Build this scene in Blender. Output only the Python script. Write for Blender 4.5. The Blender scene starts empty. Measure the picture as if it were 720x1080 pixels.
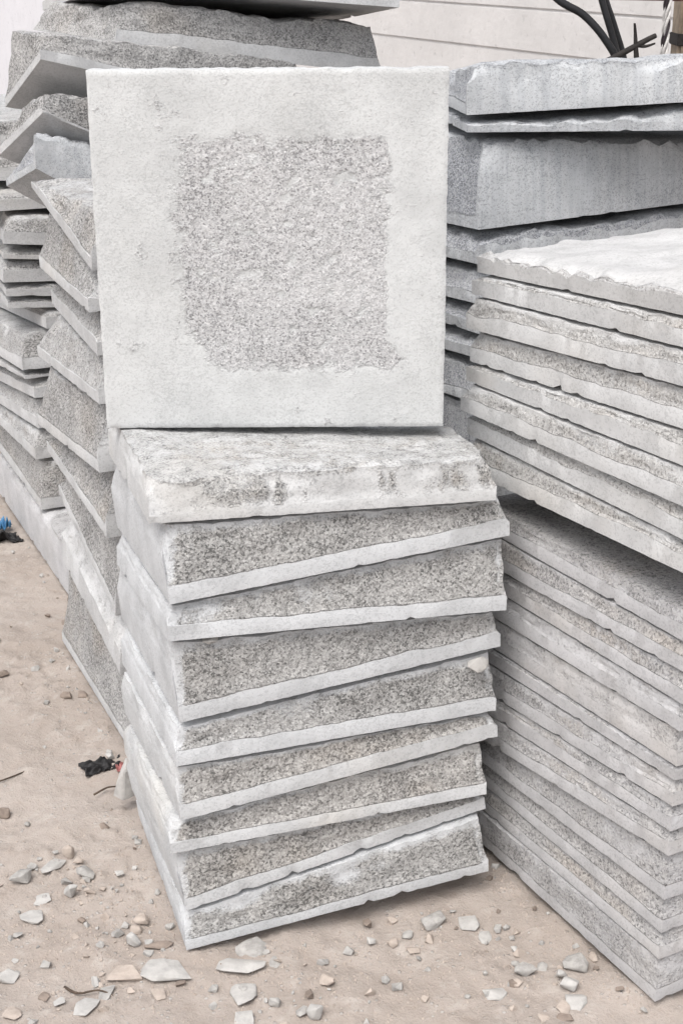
# Stone yard: stacks of split granite slabs on sandy ground, white block wall behind.
import bpy, bmesh, math, random
from mathutils import Vector, Matrix, noise

S = bpy.context.scene
C = S.collection
R = math.radians
random.seed(7)

# bottom planes of the slabs, metres: x, y, z of the near-left corner, turn, rise along width, rise along depth, width, depth
POSE = {
    'S1': (-0.2727, 1.9804, 0.7287, 0.2853, -0.0360, -0.0608, 0.5285, 0.4056),
    'S2': (-0.2477, 1.9753, 0.6058, 0.3347, 0.0696, -0.0694, 0.5393, 0.4091),
    'S3': (-0.2527, 1.9746, 0.5469, 0.3228, -0.0512, -0.0959, 0.5400, 0.4048),
    'S4': (-0.2413, 1.9832, 0.4082, 0.3485, 0.0752, -0.0169, 0.5291, 0.4174),
    'S5': (-0.2496, 1.9822, 0.3339, 0.3381, 0.0012, -0.0442, 0.5302, 0.4078),
    'S6': (-0.2455, 1.9785, 0.2413, 0.3523, 0.0811, -0.0498, 0.5359, 0.4059),
    'S7': (-0.2641, 1.9812, 0.1797, 0.3232, 0.0072, -0.0818, 0.5312, 0.3880),
    'S8': (-0.2444, 1.9891, 0.0695, 0.3481, 0.1493, -0.0295, 0.5222, 0.4042),
    'S9': (-0.2469, 1.9881, -0.0053, 0.3100, 0.0800, -0.0006, 0.5214, 0.4177),
    'Q1': (0.4750, 1.8600, 0.5987, 0.4775, -0.0002, -0.0187, 0.5500, 0.5500),
    'Q2': (0.4750, 1.8600, 0.5545, 0.4858, -0.0013, -0.0435, 0.5500, 0.5500),
    'Q3': (0.4750, 1.8600, 0.5055, 0.4802, -0.0004, -0.0244, 0.5500, 0.5500),
    'Q4': (0.4750, 1.8600, 0.4623, 0.4847, -0.0010, -0.0361, 0.5500, 0.5500),
    'Q5': (0.4750, 1.8600, 0.4061, 0.4852, -0.0010, -0.0355, 0.5500, 0.5500),
    'Q6': (0.4750, 1.8600, 0.3823, 0.4902, -0.0019, -0.0482, 0.5500, 0.5500),
    'Q7': (0.4750, 1.8600, 0.3401, 0.5000, -0.0043, -0.0734, 0.5500, 0.5500),
    'Q8': (0.4750, 1.8600, 0.2989, 0.4991, -0.0039, -0.0679, 0.5500, 0.5500),
    'Q9': (0.4750, 1.8600, 0.2572, 0.5079, -0.0066, -0.0894, 0.5500, 0.5500),
    'Q10': (0.4750, 1.8600, 0.1812, 0.4906, -0.0016, -0.0408, 0.5500, 0.5500),
    'Q11': (0.4750, 1.8600, 0.1228, 0.4793, -0.0003, -0.0156, 0.5500, 0.5500),
    'Q12': (0.4750, 1.8600, 0.0758, 0.4822, -0.0005, -0.0207, 0.5500, 0.5500),
    'Q13': (0.4751, 1.8600, -0.0024, 0.4939, 0.0539, 0.0109, 0.5500, 0.5500),
    'R1': (0.4639, 1.8596, 1.0523, 0.4751, -0.0006, -0.0707, 0.5500, 0.5479),
    'R2': (0.4601, 1.8600, 1.0108, 0.4804, -0.0011, -0.0600, 0.5500, 0.5499),
    'R3': (0.4568, 1.8603, 0.9609, 0.4874, -0.0022, -0.0680, 0.5500, 0.5518),
    'R4': (0.4608, 1.8599, 0.9027, 0.4822, -0.0014, -0.0620, 0.5500, 0.5496),
    'R5': (0.4572, 1.8602, 0.8536, 0.4825, -0.0007, -0.0315, 0.5500, 0.5515),
    'R6': (0.4531, 1.8606, 0.7999, 0.4876, -0.0008, -0.0252, 0.5500, 0.5537),
    'R7': (0.4588, 1.8601, 0.7516, 0.4762, -0.0001, -0.0115, 0.5500, 0.5507),
    'R8': (0.4600, 1.8600, 0.7047, 0.4827, -0.0010, -0.0406, 0.5500, 0.5500),
    'K1': (0.2238, 2.7538, 1.2117, 0.1402, 0.0426, 0.0000, 0.7500, 0.3000),
    'K2': (0.2247, 2.7537, 1.1817, 0.1569, -0.0094, 0.0000, 0.7500, 0.4000),
    'K3': (0.2516, 2.7497, 1.0080, 0.4732, 0.0277, -0.0477, 0.7500, 0.5000),
    'K4': (0.2535, 2.7494, 0.9439, 0.4940, 0.0549, -0.0467, 0.7500, 0.5000),
    'K5': (0.2558, 2.7490, 0.8695, 0.4785, -0.0015, -0.0685, 0.7500, 0.5000),
    'K6': (0.2577, 2.7487, 0.8126, 0.4697, -0.0007, -0.0431, 0.7500, 0.5000),
    'K7': (0.2591, 2.7485, 0.7644, 0.4863, -0.0017, -0.0667, 0.7500, 0.5000),
    'K8': (0.2617, 2.7480, 0.6764, 0.4996, -0.0025, -0.0778, 0.7500, 0.5000),
    'T0': (-0.5054, 3.4039, 1.4138, 0.4083, -0.0788, -0.1221, 0.7000, 0.6000),
    'T1': (-0.4914, 3.4085, 1.2932, 0.5485, -0.1307, 0.0167, 0.6896, 0.5000),
    'T2': (-0.6341, 3.2954, 1.2704, 0.5594, -0.2398, -0.7098, 0.6800, 0.2000),
    'T3': (-0.6376, 3.2943, 1.1608, 0.5621, -0.4510, -0.7830, 0.3000, 0.2000),
    'T4': (-0.6583, 3.2870, 1.0446, 0.4420, -0.6141, -0.5202, 0.3000, 0.1600),
    'B5': (-0.4391, 2.6175, 0.9595, 0.4086, -0.0046, 0.1806, 0.6000, 0.4684),
    'B6': (-0.4481, 2.6152, 0.8852, 0.3747, 0.0008, -0.0138, 0.6000, 0.4633),
    'B7': (-0.4382, 2.6184, 0.8046, 0.3549, 0.0006, -0.0088, 0.6000, 0.4625),
    'B8': (-0.4399, 2.6177, 0.7141, 0.4302, 0.0002, -0.0415, 0.6000, 0.4643),
    'B9': (-0.4471, 2.6159, 0.5831, 0.4393, -0.0002, -0.0758, 0.6000, 0.4607),
    'B10': (-0.4406, 2.6174, 0.4523, 0.4174, -0.0012, 0.0719, 0.6000, 0.4651),
    'B11': (-0.4333, 2.6185, 0.2911, 0.3961, -0.0074, 0.2046, 0.6000, 0.4744),
    'B12': (-0.4310, 2.6197, 0.1645, 0.4048, -0.0041, 0.1423, 0.6000, 0.4699),
    'B13': (-0.4231, 2.6222, -0.0012, 0.4164, -0.0000, 0.0016, 0.6000, 0.5385),
    'A1': (-0.8143, 3.6063, 0.8215, 0.3230, -0.0946, 0.0000, 0.7000, 0.7000),
    'A2': (-0.8169, 3.6053, 0.7855, 0.3262, -0.0867, 0.0000, 0.7000, 0.7000),
    'A3': (-0.8210, 3.6037, 0.7274, 0.4235, -0.0580, 0.0000, 0.7000, 0.7000),
    'A4': (-0.8171, 3.6052, 0.6931, 0.3421, -0.0648, 0.0000, 0.7000, 0.7000),
    'A5': (-0.8150, 3.6060, 0.6626, 0.3581, -0.0515, 0.0000, 0.7000, 0.7000),
    'A6': (-0.7244, 3.6091, 0.6109, 0.4855, -0.0033, -0.0751, 0.7000, 0.7000),
    'A7': (-0.7896, 3.6041, 0.5060, 0.4873, -0.0027, -0.0588, 0.7000, 0.7000),
    'A8': (-0.7868, 3.6051, 0.4837, 0.4984, -0.0045, -0.0801, 0.7000, 0.7000),
    'A9': (-0.7658, 3.6016, 0.4357, 0.5069, -0.0061, -0.0962, 0.7000, 0.7000),
    'A10': (-0.7623, 3.6029, 0.3559, 0.5007, -0.0041, -0.0697, 0.7000, 0.7000),
    'A11': (-0.7743, 3.5984, 0.2745, 0.4641, -0.0005, -0.0202, 0.7000, 0.7000),
    'A12': (-0.7689, 3.5966, 0.1390, 0.4155, -0.0002, 0.0102, 0.7000, 0.7000),
    'A13': (-0.6282, 3.2769, -0.0004, 0.4214, -0.0001, 0.0069, 0.7000, 0.9000),
}
STONES = [
    (-0.5522, 2.1914, 0.0425, 0.0359, 'g', 'grey wedge stone chip, leftmost of the loose cluster on the sand'),
    (-0.5044, 2.2255, 0.0397, 0.043, 'p', 'pale broad stone chip at the back of the loose cluster'),
    (-0.4417, 2.2055, 0.0361, 0.0427, 'g', 'grey blocky stone chip at the right end of the loose cluster'),
    (-0.4586, 2.1498, 0.029, 0.0418, 'p', 'pale oblong stone chip standing in the middle of the loose cluster'),
    (-0.5049, 2.1309, 0.0352, 0.024, 'p', 'pale low stone chip between the cluster and the chip below it'),
    (-0.5139, 2.0781, 0.0423, 0.0345, 'p', 'pale square stone chip just below the loose cluster'),
    (-0.4833, 2.2665, 0.0252, 0.0336, 't', 'tan pointed stone chip behind the loose cluster'),
    (-0.4617, 2.2371, 0.0216, 0.0199, 't', 'small tan stone chip tucked between larger chips of the cluster'),
    (-0.5392, 2.2255, 0.0198, 0.0198, 'g', 'small grey stone chip at the back left of the cluster'),
    (-0.52, 1.927, 0.0355, 0.0325, 'p', 'whitish stone chip half cut off by the left picture edge'),
    (-0.3352, 2.0175, 0.026, 0.0383, 'p', 'pale upright oblong chip left of the front stack'),
    (-0.3452, 1.9339, 0.0815, 0.0356, 't', 'long flat pinkish stone shard beside the white shard'),
    (-0.2731, 1.9385, 0.092, 0.0475, 'p', "largest flat white stone shard before the front stack's corner"),
    (-0.3643, 1.893, 0.0291, 0.0291, 'g', 'rounded grey stone chip in the lower left foreground'),
    (-0.3892, 1.8577, 0.0345, 0.0373, 'p', 'pale flat stone chip beside the rounded grey one'),
    (-0.4299, 1.8686, 0.0202, 0.0202, 'p', 'small pale flake left of the pale flat chip'),
    (-0.4958, 1.8383, 0.0342, 0.0256, 't', 'flat tan flake at the lower left picture corner'),
    (-0.4559, 1.8841, 0.0174, 0.0145, 'b', 'small brown pebble above the tan corner flake'),
    (-0.4297, 2.0807, 0.0157, 0.0157, 'b', 'small brown pebble right of the pale square chip'),
    (-0.3284, 2.073, 0.0281, 0.0281, 't', "tan lump near the foot of the front stack's left side"),
    (-0.2928, 2.0077, 0.0518, 0.0213, 'b', "low brown rubble crust in front of the stack's left corner"),
    (-0.3364, 2.05, 0.0217, 0.0217, 't', 'small tan chip above the upright oblong chip'),
    (-0.2822, 1.8885, 0.0262, 0.0233, 't', 'flat tan flake below the largest white shard'),
    (-0.1428, 1.9979, 0.0577, 0.0334, 'g', "grey block lying under the front stack's lower edge"),
    (-0.1579, 1.9479, 0.0834, 0.0387, 'p', 'broad white stone chip in front of the front stack'),
    (-0.1509, 1.8819, 0.0464, 0.0406, 'p', 'pale angular chip below the broad white chip'),
    (-0.146, 1.8256, 0.0312, 0.0397, 'p', 'pale chip at the bottom picture edge below the angular one'),
    (-0.1065, 1.9643, 0.021, 0.021, 'g', 'small grey chip right of the broad white chip'),
    (-0.0221, 1.9178, 0.0294, 0.0265, 't', 'tan chip alone on the bare sand'),
    (-0.04, 1.8426, 0.0285, 0.0371, 'p', 'pale square chip near the bottom picture edge'),
    (-0.0806, 1.8213, 0.0255, 0.0198, 't', 'tan flake between two pale chips at the bottom edge'),
    (-0.101, 1.8686, 0.0202, 0.0231, 'g', 'small grey lump of stone beside the pale angular chip'),
    (0.15, 2.0704, 0.0469, 0.0281, 'g', 'grey angular chip in front of the gap between the stacks'),
    (0.1082, 2.0424, 0.0216, 0.0216, 'g', 'grey pebble left of the grey angular chip'),
    (0.0828, 2.0225, 0.0215, 0.0245, 't', 'tan pebble in the shade of the front stack'),
    (0.1174, 2.0077, 0.0244, 0.0183, 't', 'flat tan pebble below the shaded ones'),
    (0.2105, 2.0653, 0.0374, 0.0281, 'p', 'pale flat chip between the front and right stacks'),
    (0.2342, 2.0349, 0.0247, 0.0277, 'p', 'pale triangular chip beside the pale flat chip'),
    (0.2155, 2.0885, 0.0252, 0.0157, 't', 'tan sliver above the pale flat chip'),
    (0.2902, 1.9455, 0.0387, 0.0298, 'g', 'half buried grey chip left of the chip pile'),
    (0.3705, 1.9549, 0.0448, 0.0418, 'g', 'grey topmost chip of the small pile by the right stack'),
    (0.3427, 1.927, 0.0207, 0.0266, 'p', 'narrow pale chip leaning at the left of the small pile'),
    (0.3507, 1.8997, 0.0351, 0.0321, 'p', 'pale middle chip of the small pile by the right stack'),
    (0.3583, 1.8621, 0.0374, 0.0317, 'p', 'pale lowest chip of the small pile by the right stack'),
    (0.3361, 1.8577, 0.023, 0.0201, 't', 'tan chip left of the lowest pile chip'),
    (0.2375, 1.893, 0.0379, 0.0262, 'p', 'pale flat chip alone left of the small pile'),
    (0.3044, 1.834, 0.0199, 0.0142, 't', 'tan flake near the bottom edge below the small pile'),
    (0.2725, 1.9201, 0.0206, 0.0118, 't', 'tan sliver beside the half buried grey chip'),
    (0.336, 1.8362, 0.0285, 0.0142, 'b', 'brown crumb of stone under the lowest pile chip'),
    (-0.5867, 2.8493, 0.0303, 0.0263, 'b', 'dark pebble in the middle of the left sand'),
    (-0.5537, 2.8579, 0.0243, 0.0203, 'b', 'dark small pebble right of the dark one on the left sand'),
    (-0.68, 2.9884, 0.0211, 0.0168, 'g', 'small grey pebble high on the left sand'),
    (-0.7457, 2.9606, 0.0334, 0.0251, 'b', 'brown pebble at the left picture edge'),
    (-0.6541, 3.3369, 0.0277, 0.0324, 'b', 'dark stone against the long base slab'),
    (-0.6506, 3.2222, 0.0269, 0.0179, 'b', 'brown crumb just below the dark stone by the base slab'),
    (-0.6304, 2.4065, 0.0317, 0.0387, 'b', 'brown stone cut by the left picture edge above the cluster'),
    (-0.5777, 2.371, 0.0139, 0.0174, 'g', 'small grey pebble above the loose cluster'),
    (-0.4336, 2.3615, 0.0208, 0.0156, 'b', 'brown pebble alone between cluster and front stack'),
]

# ------------------------------------------------------------------ helpers
def tag(o, label=None, cat=None, group=None, kind=None):
    if cat and not kind: kind = 'thing'
    if label: o['label'] = label
    if cat: o['category'] = cat
    if group: o['group'] = group
    if kind: o['kind'] = kind
    return o

def mesh_obj(name, verts, faces, mat, parent=None, smooth=True, sharp=None):
    me = bpy.data.meshes.new(name)
    me.from_pydata(verts, [], faces)
    me.update()
    if smooth:
        me.polygons.foreach_set('use_smooth', [True] * len(me.polygons))
        if sharp: me.set_sharp_from_angle(angle=R(sharp))
    o = bpy.data.objects.new(name, me)
    C.objects.link(o)
    if mat: me.materials.append(mat)
    if parent: o.parent = parent
    return o

def empty(name, loc):
    o = bpy.data.objects.new(name, None)
    C.objects.link(o)
    o.location = loc
    return o

def fbm(x, y, z, octv=3, gain=.5):
    s, a, f, tot = 0., 1., 1., 0.
    for i in range(octv):
        s += a * noise.noise(Vector((x * f, y * f, z * f + 7.3 * i)))
        tot += a; a *= gain; f *= 2.1
    return s / tot

def clamp(v, a=0., b=1.): return a if v < a else b if v > b else v
def lerp(a, b, t): return a + (b - a) * t
def sstep(a, b, v):
    t = clamp((v - a) / (b - a)); return t * t * (3 - 2 * t)

# ------------------------------------------------------------------ materials
class NT:
    def __init__(s, name):
        s.m = bpy.data.materials.new(name); s.m.use_nodes = True
        s.t = s.m.node_tree; s.t.nodes.clear()
        s.out = s.n('ShaderNodeOutputMaterial'); s.b = s.n('ShaderNodeBsdfPrincipled')
        s.l(s.b.outputs[0], s.out.inputs[0])
    def n(s, typ, **kw):
        nd = s.t.nodes.new(typ)
        for k, v in kw.items(): setattr(nd, k, v)
        return nd
    def l(s, a, b): s.t.links.new(a, b)
    def mix(s, fac, a, b, mode='MIX'):
        nd = s.n('ShaderNodeMix', data_type='RGBA', blend_type=mode)
        for sock, v in ((nd.inputs[0], fac), (nd.inputs[6], a), (nd.inputs[7], b)):
            if hasattr(v, 'links'): s.l(v, sock)
            elif isinstance(v, (int, float)): sock.default_value = v
            else: sock.default_value = (*v, 1)
        return nd.outputs[2]
    def math(s, op, a, b=0., c=0., cl=False):
        nd = s.n('ShaderNodeMath', operation=op, use_clamp=cl)
        for i, v in enumerate((a, b, c)):
            if hasattr(v, 'links'): s.l(v, nd.inputs[i])
            else: nd.inputs[i].default_value = v
        return nd.outputs[0]
    def noise(s, vec, scale, detail=3, rough=.55, col=False):
        nd = s.n('ShaderNodeTexNoise'); s.l(vec, nd.inputs['Vector'])
        nd.inputs['Scale'].default_value = scale; nd.inputs['Detail'].default_value = detail
        nd.inputs['Roughness'].default_value = rough
        return nd.outputs['Color' if col else 'Fac']
    def ramp(s, fac, stops, interp='LINEAR'):
        nd = s.n('ShaderNodeValToRGB'); s.l(fac, nd.inputs[0]); cr = nd.color_ramp; cr.interpolation = interp
        while len(cr.elements) < len(stops): cr.elements.new(.5)
        for e, (p, c) in zip(cr.elements, stops):
            e.position = p; e.color = (*c, 1) if not isinstance(c, (int, float)) else (c, c, c, 1)
        return nd.outputs[0]
    def smooth(s, v, a, b):
        nd = s.n('ShaderNodeMapRange', interpolation_type='SMOOTHSTEP'); s.l(v, nd.inputs[0])
        nd.inputs[1].default_value = a; nd.inputs[2].default_value = b
        return nd.outputs[0]

def granite(name, dark, mid, light, dust, stripes=0., warm=.35, grain=285., show=.28, smudge=.82):
    t = NT(name)
    tc = t.n('ShaderNodeTexCoord'); oi = t.n('ShaderNodeObjectInfo')
    sh = t.n('ShaderNodeVectorMath', operation='SCALE'); t.l(oi.outputs['Random'], sh.inputs['Scale']); sh.inputs[0].default_value = (13.1, 7.7, 5.3)
    ad = t.n('ShaderNodeVectorMath', operation='ADD'); t.l(tc.outputs['Object'], ad.inputs[0]); t.l(sh.outputs[0], ad.inputs[1])
    p = ad.outputs[0]
    at = t.n('ShaderNodeAttribute', attribute_name='dust'); d = at.outputs['Fac']
    # crystals
    vo = t.n('ShaderNodeTexVoronoi'); t.l(p, vo.inputs['Vector']); vo.inputs['Scale'].default_value = grain
    vs = t.n('ShaderNodeSeparateColor'); t.l(vo.outputs['Color'], vs.inputs[0])
    vo2 = t.n('ShaderNodeTexVoronoi'); t.l(p, vo2.inputs['Vector']); vo2.inputs['Scale'].default_value = grain * 2.2
    vs2 = t.n('ShaderNodeSeparateColor'); t.l(vo2.outputs['Color'], vs2.inputs[0])
    mixv = t.math('ADD', t.math('MULTIPLY', vs.outputs[0], .62), t.math('MULTIPLY', vs2.outputs[1], .38))
    patch = t.noise(p, 9., 4, .6)
    mixv = t.math('ADD', mixv, t.math('MULTIPLY', t.math('SUBTRACT', patch, .5), .7))
    mid2 = tuple(lerp(m, l, .45) for m, l in zip(mid, light))
    rock = t.ramp(mixv, [(.14, dark), (.30, tuple(lerp(a, b, .7) for a, b in zip(dark, mid))), (.42, mid), (.66, mid2), (.88, light)])
    wn = t.smooth(t.noise(p, 5.5, 3), .48, .72)
    wf = t.math('MULTIPLY_ADD', oi.outputs['Random'], warm * 1.5, warm * .3)
    rock = t.mix(t.math('MULTIPLY', wn, wf), rock, (1.06, .95, .82), 'MULTIPLY')
    # dust cover, patchy
    n1 = t.noise(p, 38., 6, .65); n2 = t.noise(p, 300., 3, .6)
    nn = t.math('ADD', t.math('MULTIPLY', n1, .62), t.math('MULTIPLY', n2, .38))
    dd = t.math('ADD', d, t.math('MULTIPLY', t.math('SUBTRACT', nn, .5), 1.5))
    f = t.smooth(dd, .30, .74)
    f = t.math('MULTIPLY', f, .94)
    dn = t.noise(p, 14., 5, .62)
    dcol = t.mix(t.smooth(dn, .35, .7), dust, tuple(q * smudge for q in dust))
    dcol = t.mix(t.math('MULTIPLY', t.smooth(mixv, .37, .25), show), dcol, tuple(q * .45 for q in dust))
    dw = t.smooth(t.noise(p, 3.7, 3), .5, .75)
    dcol = t.mix(t.math('MULTIPLY', dw, wf), dcol, (1.0, .93, .83), 'MULTIPLY')
    col = t.mix(f, rock, dcol)
    if stripes:   # saw and drill marks run down the cut face
        mp = t.n('ShaderNodeMapping'); t.l(p, mp.inputs[0]); mp.inputs['Scale'].default_value = (95, 95, 4)
        sn = t.noise(mp.outputs[0], 1., 3)
        col = t.mix(t.math('MULTIPLY', t.smooth(sn, .35, .68), stripes), col, (.62, .64, .68), 'MULTIPLY')
    t.l(col, t.b.inputs['Base Color'])
    t.b.inputs['Roughness'].default_value = .88
    t.b.inputs['Specular IOR Level'].default_value = .25
    h = t.math('ADD', t.math('MULTIPLY', vs.outputs[1], .5), t.math('MULTIPLY', t.noise(p, 120., 5, .7), 1.0))
    hs = t.math('MULTIPLY', h, t.math('SUBTRACT', 1.15, f))
    hs = t.math('ADD', hs, t.math('MULTIPLY', n2, .18))
    bp = t.n('ShaderNodeBump'); bp.inputs['Strength'].default_value = .85; bp.inputs['Distance'].default_value = .0032
    t.l(hs, bp.inputs['Height']); t.l(bp.outputs[0], t.b.inputs['Normal'])
    return t.m

M = {}
M['front'] = granite('granite_front', (.105, .104, .101), (.305, .301, .292), (.515, .508, .497), (.55, .56, .57), warm=.12, grain=320.)
M['front_peach'] = granite('granite_front_peach', (.085, .085, .085), (.29, .288, .28), (.52, .512, .50), (.55, .553, .552), warm=.3, grain=320.)
M['front_warm'] = granite('granite_front_warm', (.11, .107, .102), (.30, .29, .277), (.51, .497, .477), (.55, .557, .562), warm=.3, grain=300.)
M['pale'] = granite('granite_pale', (.18, .176, .17), (.365, .357, .345), (.51, .502, .49), (.535, .536, .535), warm=.28)
M['white'] = granite('granite_white', (.25, .24, .23), (.40, .395, .39), (.50, .498, .495), (.50, .497, .492), warm=.1)
M['pinkish'] = granite('granite_pinkish', (.15, .149, .149), (.335, .328, .325), (.49, .48, .473), (.49, .486, .492), warm=.28)  # the stone's own pinkish lavender grey: lower right stack and long base slab
M['blue'] = granite('granite_blue', (.13, .135, .145), (.34, .35, .37), (.52, .53, .54), (.53, .543, .553), stripes=.35, warm=.03, show=.6, grain=420.)
M['left'] = granite('granite_left', (.12, .119, .118), (.30, .296, .29), (.49, .482, .472), (.54, .543, .545), warm=.28, grain=310.)
M['panel'] = granite('granite_panel', (.21, .208, .21), (.46, .457, .46), (.62, .617, .617), (.555, .563, .56), warm=.1, show=.26, grain=380., smudge=.86)

def sand():
    t = NT('sand')
    tc = t.n('ShaderNodeTexCoord'); p = tc.outputs['Object']
    a = t.noise(p, 2.3, 5, .6); b = t.noise(p, 24., 6, .65); c = t.noise(p, 210., 4, .7)
    col = t.mix(t.smooth(a, .3, .72), (.325, .280, .246), (.40, .352, .317))
    col = t.mix(t.math('MULTIPLY', t.smooth(b, .5, .72), .55), col, (.455, .415, .38))
    col = t.mix(t.math('MULTIPLY', t.smooth(b, .46, .28), .5), col, (.33, .275, .235))
    col = t.mix(t.math('MULTIPLY', t.smooth(c, .40, .26), .55), col, (.26, .215, .185))
    vo = t.n('ShaderNodeTexVoronoi'); t.l(p, vo.inputs['Vector']); vo.inputs['Scale'].default_value = 130
    vs = t.n('ShaderNodeSeparateColor'); t.l(vo.outputs['Color'], vs.inputs[0])
    pm = t.math('MULTIPLY', t.smooth(vs.outputs[0], .86, .9), t.smooth(vo.outputs['Distance'], .42, .3))
    pm = t.math('MULTIPLY', pm, t.smooth(b, .40, .6))
    col = t.mix(t.math('MULTIPLY', pm, .7), col, (.5, .47, .45))
    t.l(col, t.b.inputs['Base Color']); t.b.inputs['Roughness'].default_value = .95
    t.b.inputs['Specular IOR Level'].default_value = .15
    h = t.math('ADD', t.math('ADD', t.math('MULTIPLY', b, 1.2), t.math('MULTIPLY', c, .45)), t.math('MULTIPLY', pm, .5))
    bp = t.n('ShaderNodeBump'); bp.inputs['Strength'].default_value = .9; bp.inputs['Distance'].default_value = .006
    t.l(h, bp.inputs['Height']); t.l(bp.outputs[0], t.b.inputs['Normal'])
    return t.m
M['sand'] = sand()

def plain(name, col, rough=.8, vary=.25, scale=20., bump=.3, dist=.003, col2=None, spec=.3):
    t = NT(name); tc = t.n('ShaderNodeTexCoord'); oi = t.n('ShaderNodeObjectInfo')
    ad = t.n('ShaderNodeVectorMath', operation='ADD'); t.l(tc.outputs['Object'], ad.inputs[0]); t.l(oi.outputs['Random'], ad.inputs[1])
    n = t.noise(ad.outputs[0], scale, 6, .65)
    c = t.mix(t.smooth(n, .3, .7), tuple(q * (1 - vary) for q in (col2 or col)), col)
    t.l(c, t.b.inputs['Base Color']); t.b.inputs['Roughness'].default_value = rough; t.b.inputs['Specular IOR Level'].default_value = spec
    bp = t.n('ShaderNodeBump'); bp.inputs['Strength'].default_value = bump; bp.inputs['Distance'].default_value = dist
    t.l(n, bp.inputs['Height']); t.l(bp.outputs[0], t.b.inputs['Normal'])
    return t.m
M['chip_pale'] = plain('chip_pale', (.45, .435, .415), .95, .22, 60, .7)
M['chip_grey'] = plain('chip_grey', (.40, .385, .365), .9, .35, 70, .8)
M['chip_tan'] = plain('chip_tan', (.45, .385, .335), .95, .25, 60, .8)
M['chip_brown'] = plain('chip_brown', (.27, .22, .185), .9, .35, 60, .8)
M['rubber'] = plain('black_rubber', (.022, .022, .024), .5, .4, 30, .2)
M['bark'] = plain('dark_stick', (.03, .026, .024), .8, .4, 60, .8)
M['rope_white'] = plain('rope_white', (.62, .60, .58), .9, .2, 200, .6)
M['rope_dark'] = plain('rope_dark', (.05, .04, .045), .9, .3, 200, .6)
M['wood'] = plain('old_wood', (.33, .265, .20), .85, .45, 26, .6)
M['rust'] = plain('rusty_steel', (.19, .09, .075), .8, .4, 40, .5)
M['char'] = plain('charred_plastic', (.02, .019, .02), .55, .4, 60, .6)
M['redscrap'] = plain('pink_red_plastic', (.50, .21, .20), .6, .3, 60, .3)
M['bluescrap'] = plain('blue_plastic', (.10, .27, .48), .5, .3, 40, .3)
M['clay'] = plain('tan_clay', (.40, .345, .285), .95, .25, 30, .7)
M['leafdry'] = plain('dry_leaf', (.11, .08, .06), .85, .5, 60, .6)

def wall_mat(name, col, dirt):
    t = NT(name); tc = t.n('ShaderNodeTexCoord'); p = tc.outputs['Object']
    a = t.noise(p, 1.6, 6, .65); b = t.noise(p, 30., 5, .6)
    c = t.mix(t.smooth(a, .38, .72), tuple(q * dirt for q in col), col)
    c = t.mix(t.math('MULTIPLY', t.smooth(b, .42, .27), .5), c, tuple(q * .5 for q in col))
    g = t.noise(p, 7., 6, .7)
    c = t.mix(t.math('MULTIPLY', t.smooth(g, .5, .7), .35), c, tuple(q * .72 for q in col))
    t.l(c, t.b.inputs['Base Color']); t.b.inputs['Roughness'].default_value = .9; t.b.inputs['Specular IOR Level'].default_value = .2
    bp = t.n('ShaderNodeBump'); bp.inputs['Strength'].default_value = .5; bp.inputs['Distance'].default_value = .006
    t.l(b, bp.inputs['Height']); t.l(bp.outputs[0], t.b.inputs['Normal'])
    return t.m
M['wall'] = wall_mat('whitewashed_block', (.63, .615, .605), .86)
M['render_white'] = wall_mat('white_render', (.66, .655, .68), .96)

# ------------------------------------------------------------------ slabs
def frame(key):
    x, y, z, psi, a, b, W, D = POSE[key]
    ex = Vector((math.cos(psi), math.sin(psi), a)).normalized()
    ey = Vector((-math.sin(psi), math.cos(psi), b)); ey -= ex * ex.dot(ey); ey.normalize()
    ez = ex.cross(ey)
    return Vector((x, y, z)), ex, ey, ez, W, D

def under(key, above, gap, plumb=False):
    """corner heights that bring the top of KEY just below the underside of ABOVE"""
    o, ex, ey, ez, W, D = frame(key); o2, _, _, n, _, _ = frame(above)
    out = []
    for u, v in ((0, 0), (W, 0), (0, D), (W, D)):
        q = o + ex * u + ey * v
        k = (o2 - q).dot(n) / n.z * ez.z if plumb else (o2 - q).dot(n) / ez.dot(n)
        out.append(max(k - gap, .012))
    return out

# a side style: strip height, dust on strip, dust on broken part, step in, slope in, roughness
ROUGH = dict(strip=.022, ds=1.0, dr=.06, i0=.0012, i1=.007, amp=.0045, margin=0.)
SAWN = dict(strip=.75, ds=.9, dr=.7, i0=.0, i1=.004, amp=.002, margin=0.)
def st(base, **kw):
    d = dict(base); d.update(kw); return d

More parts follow.
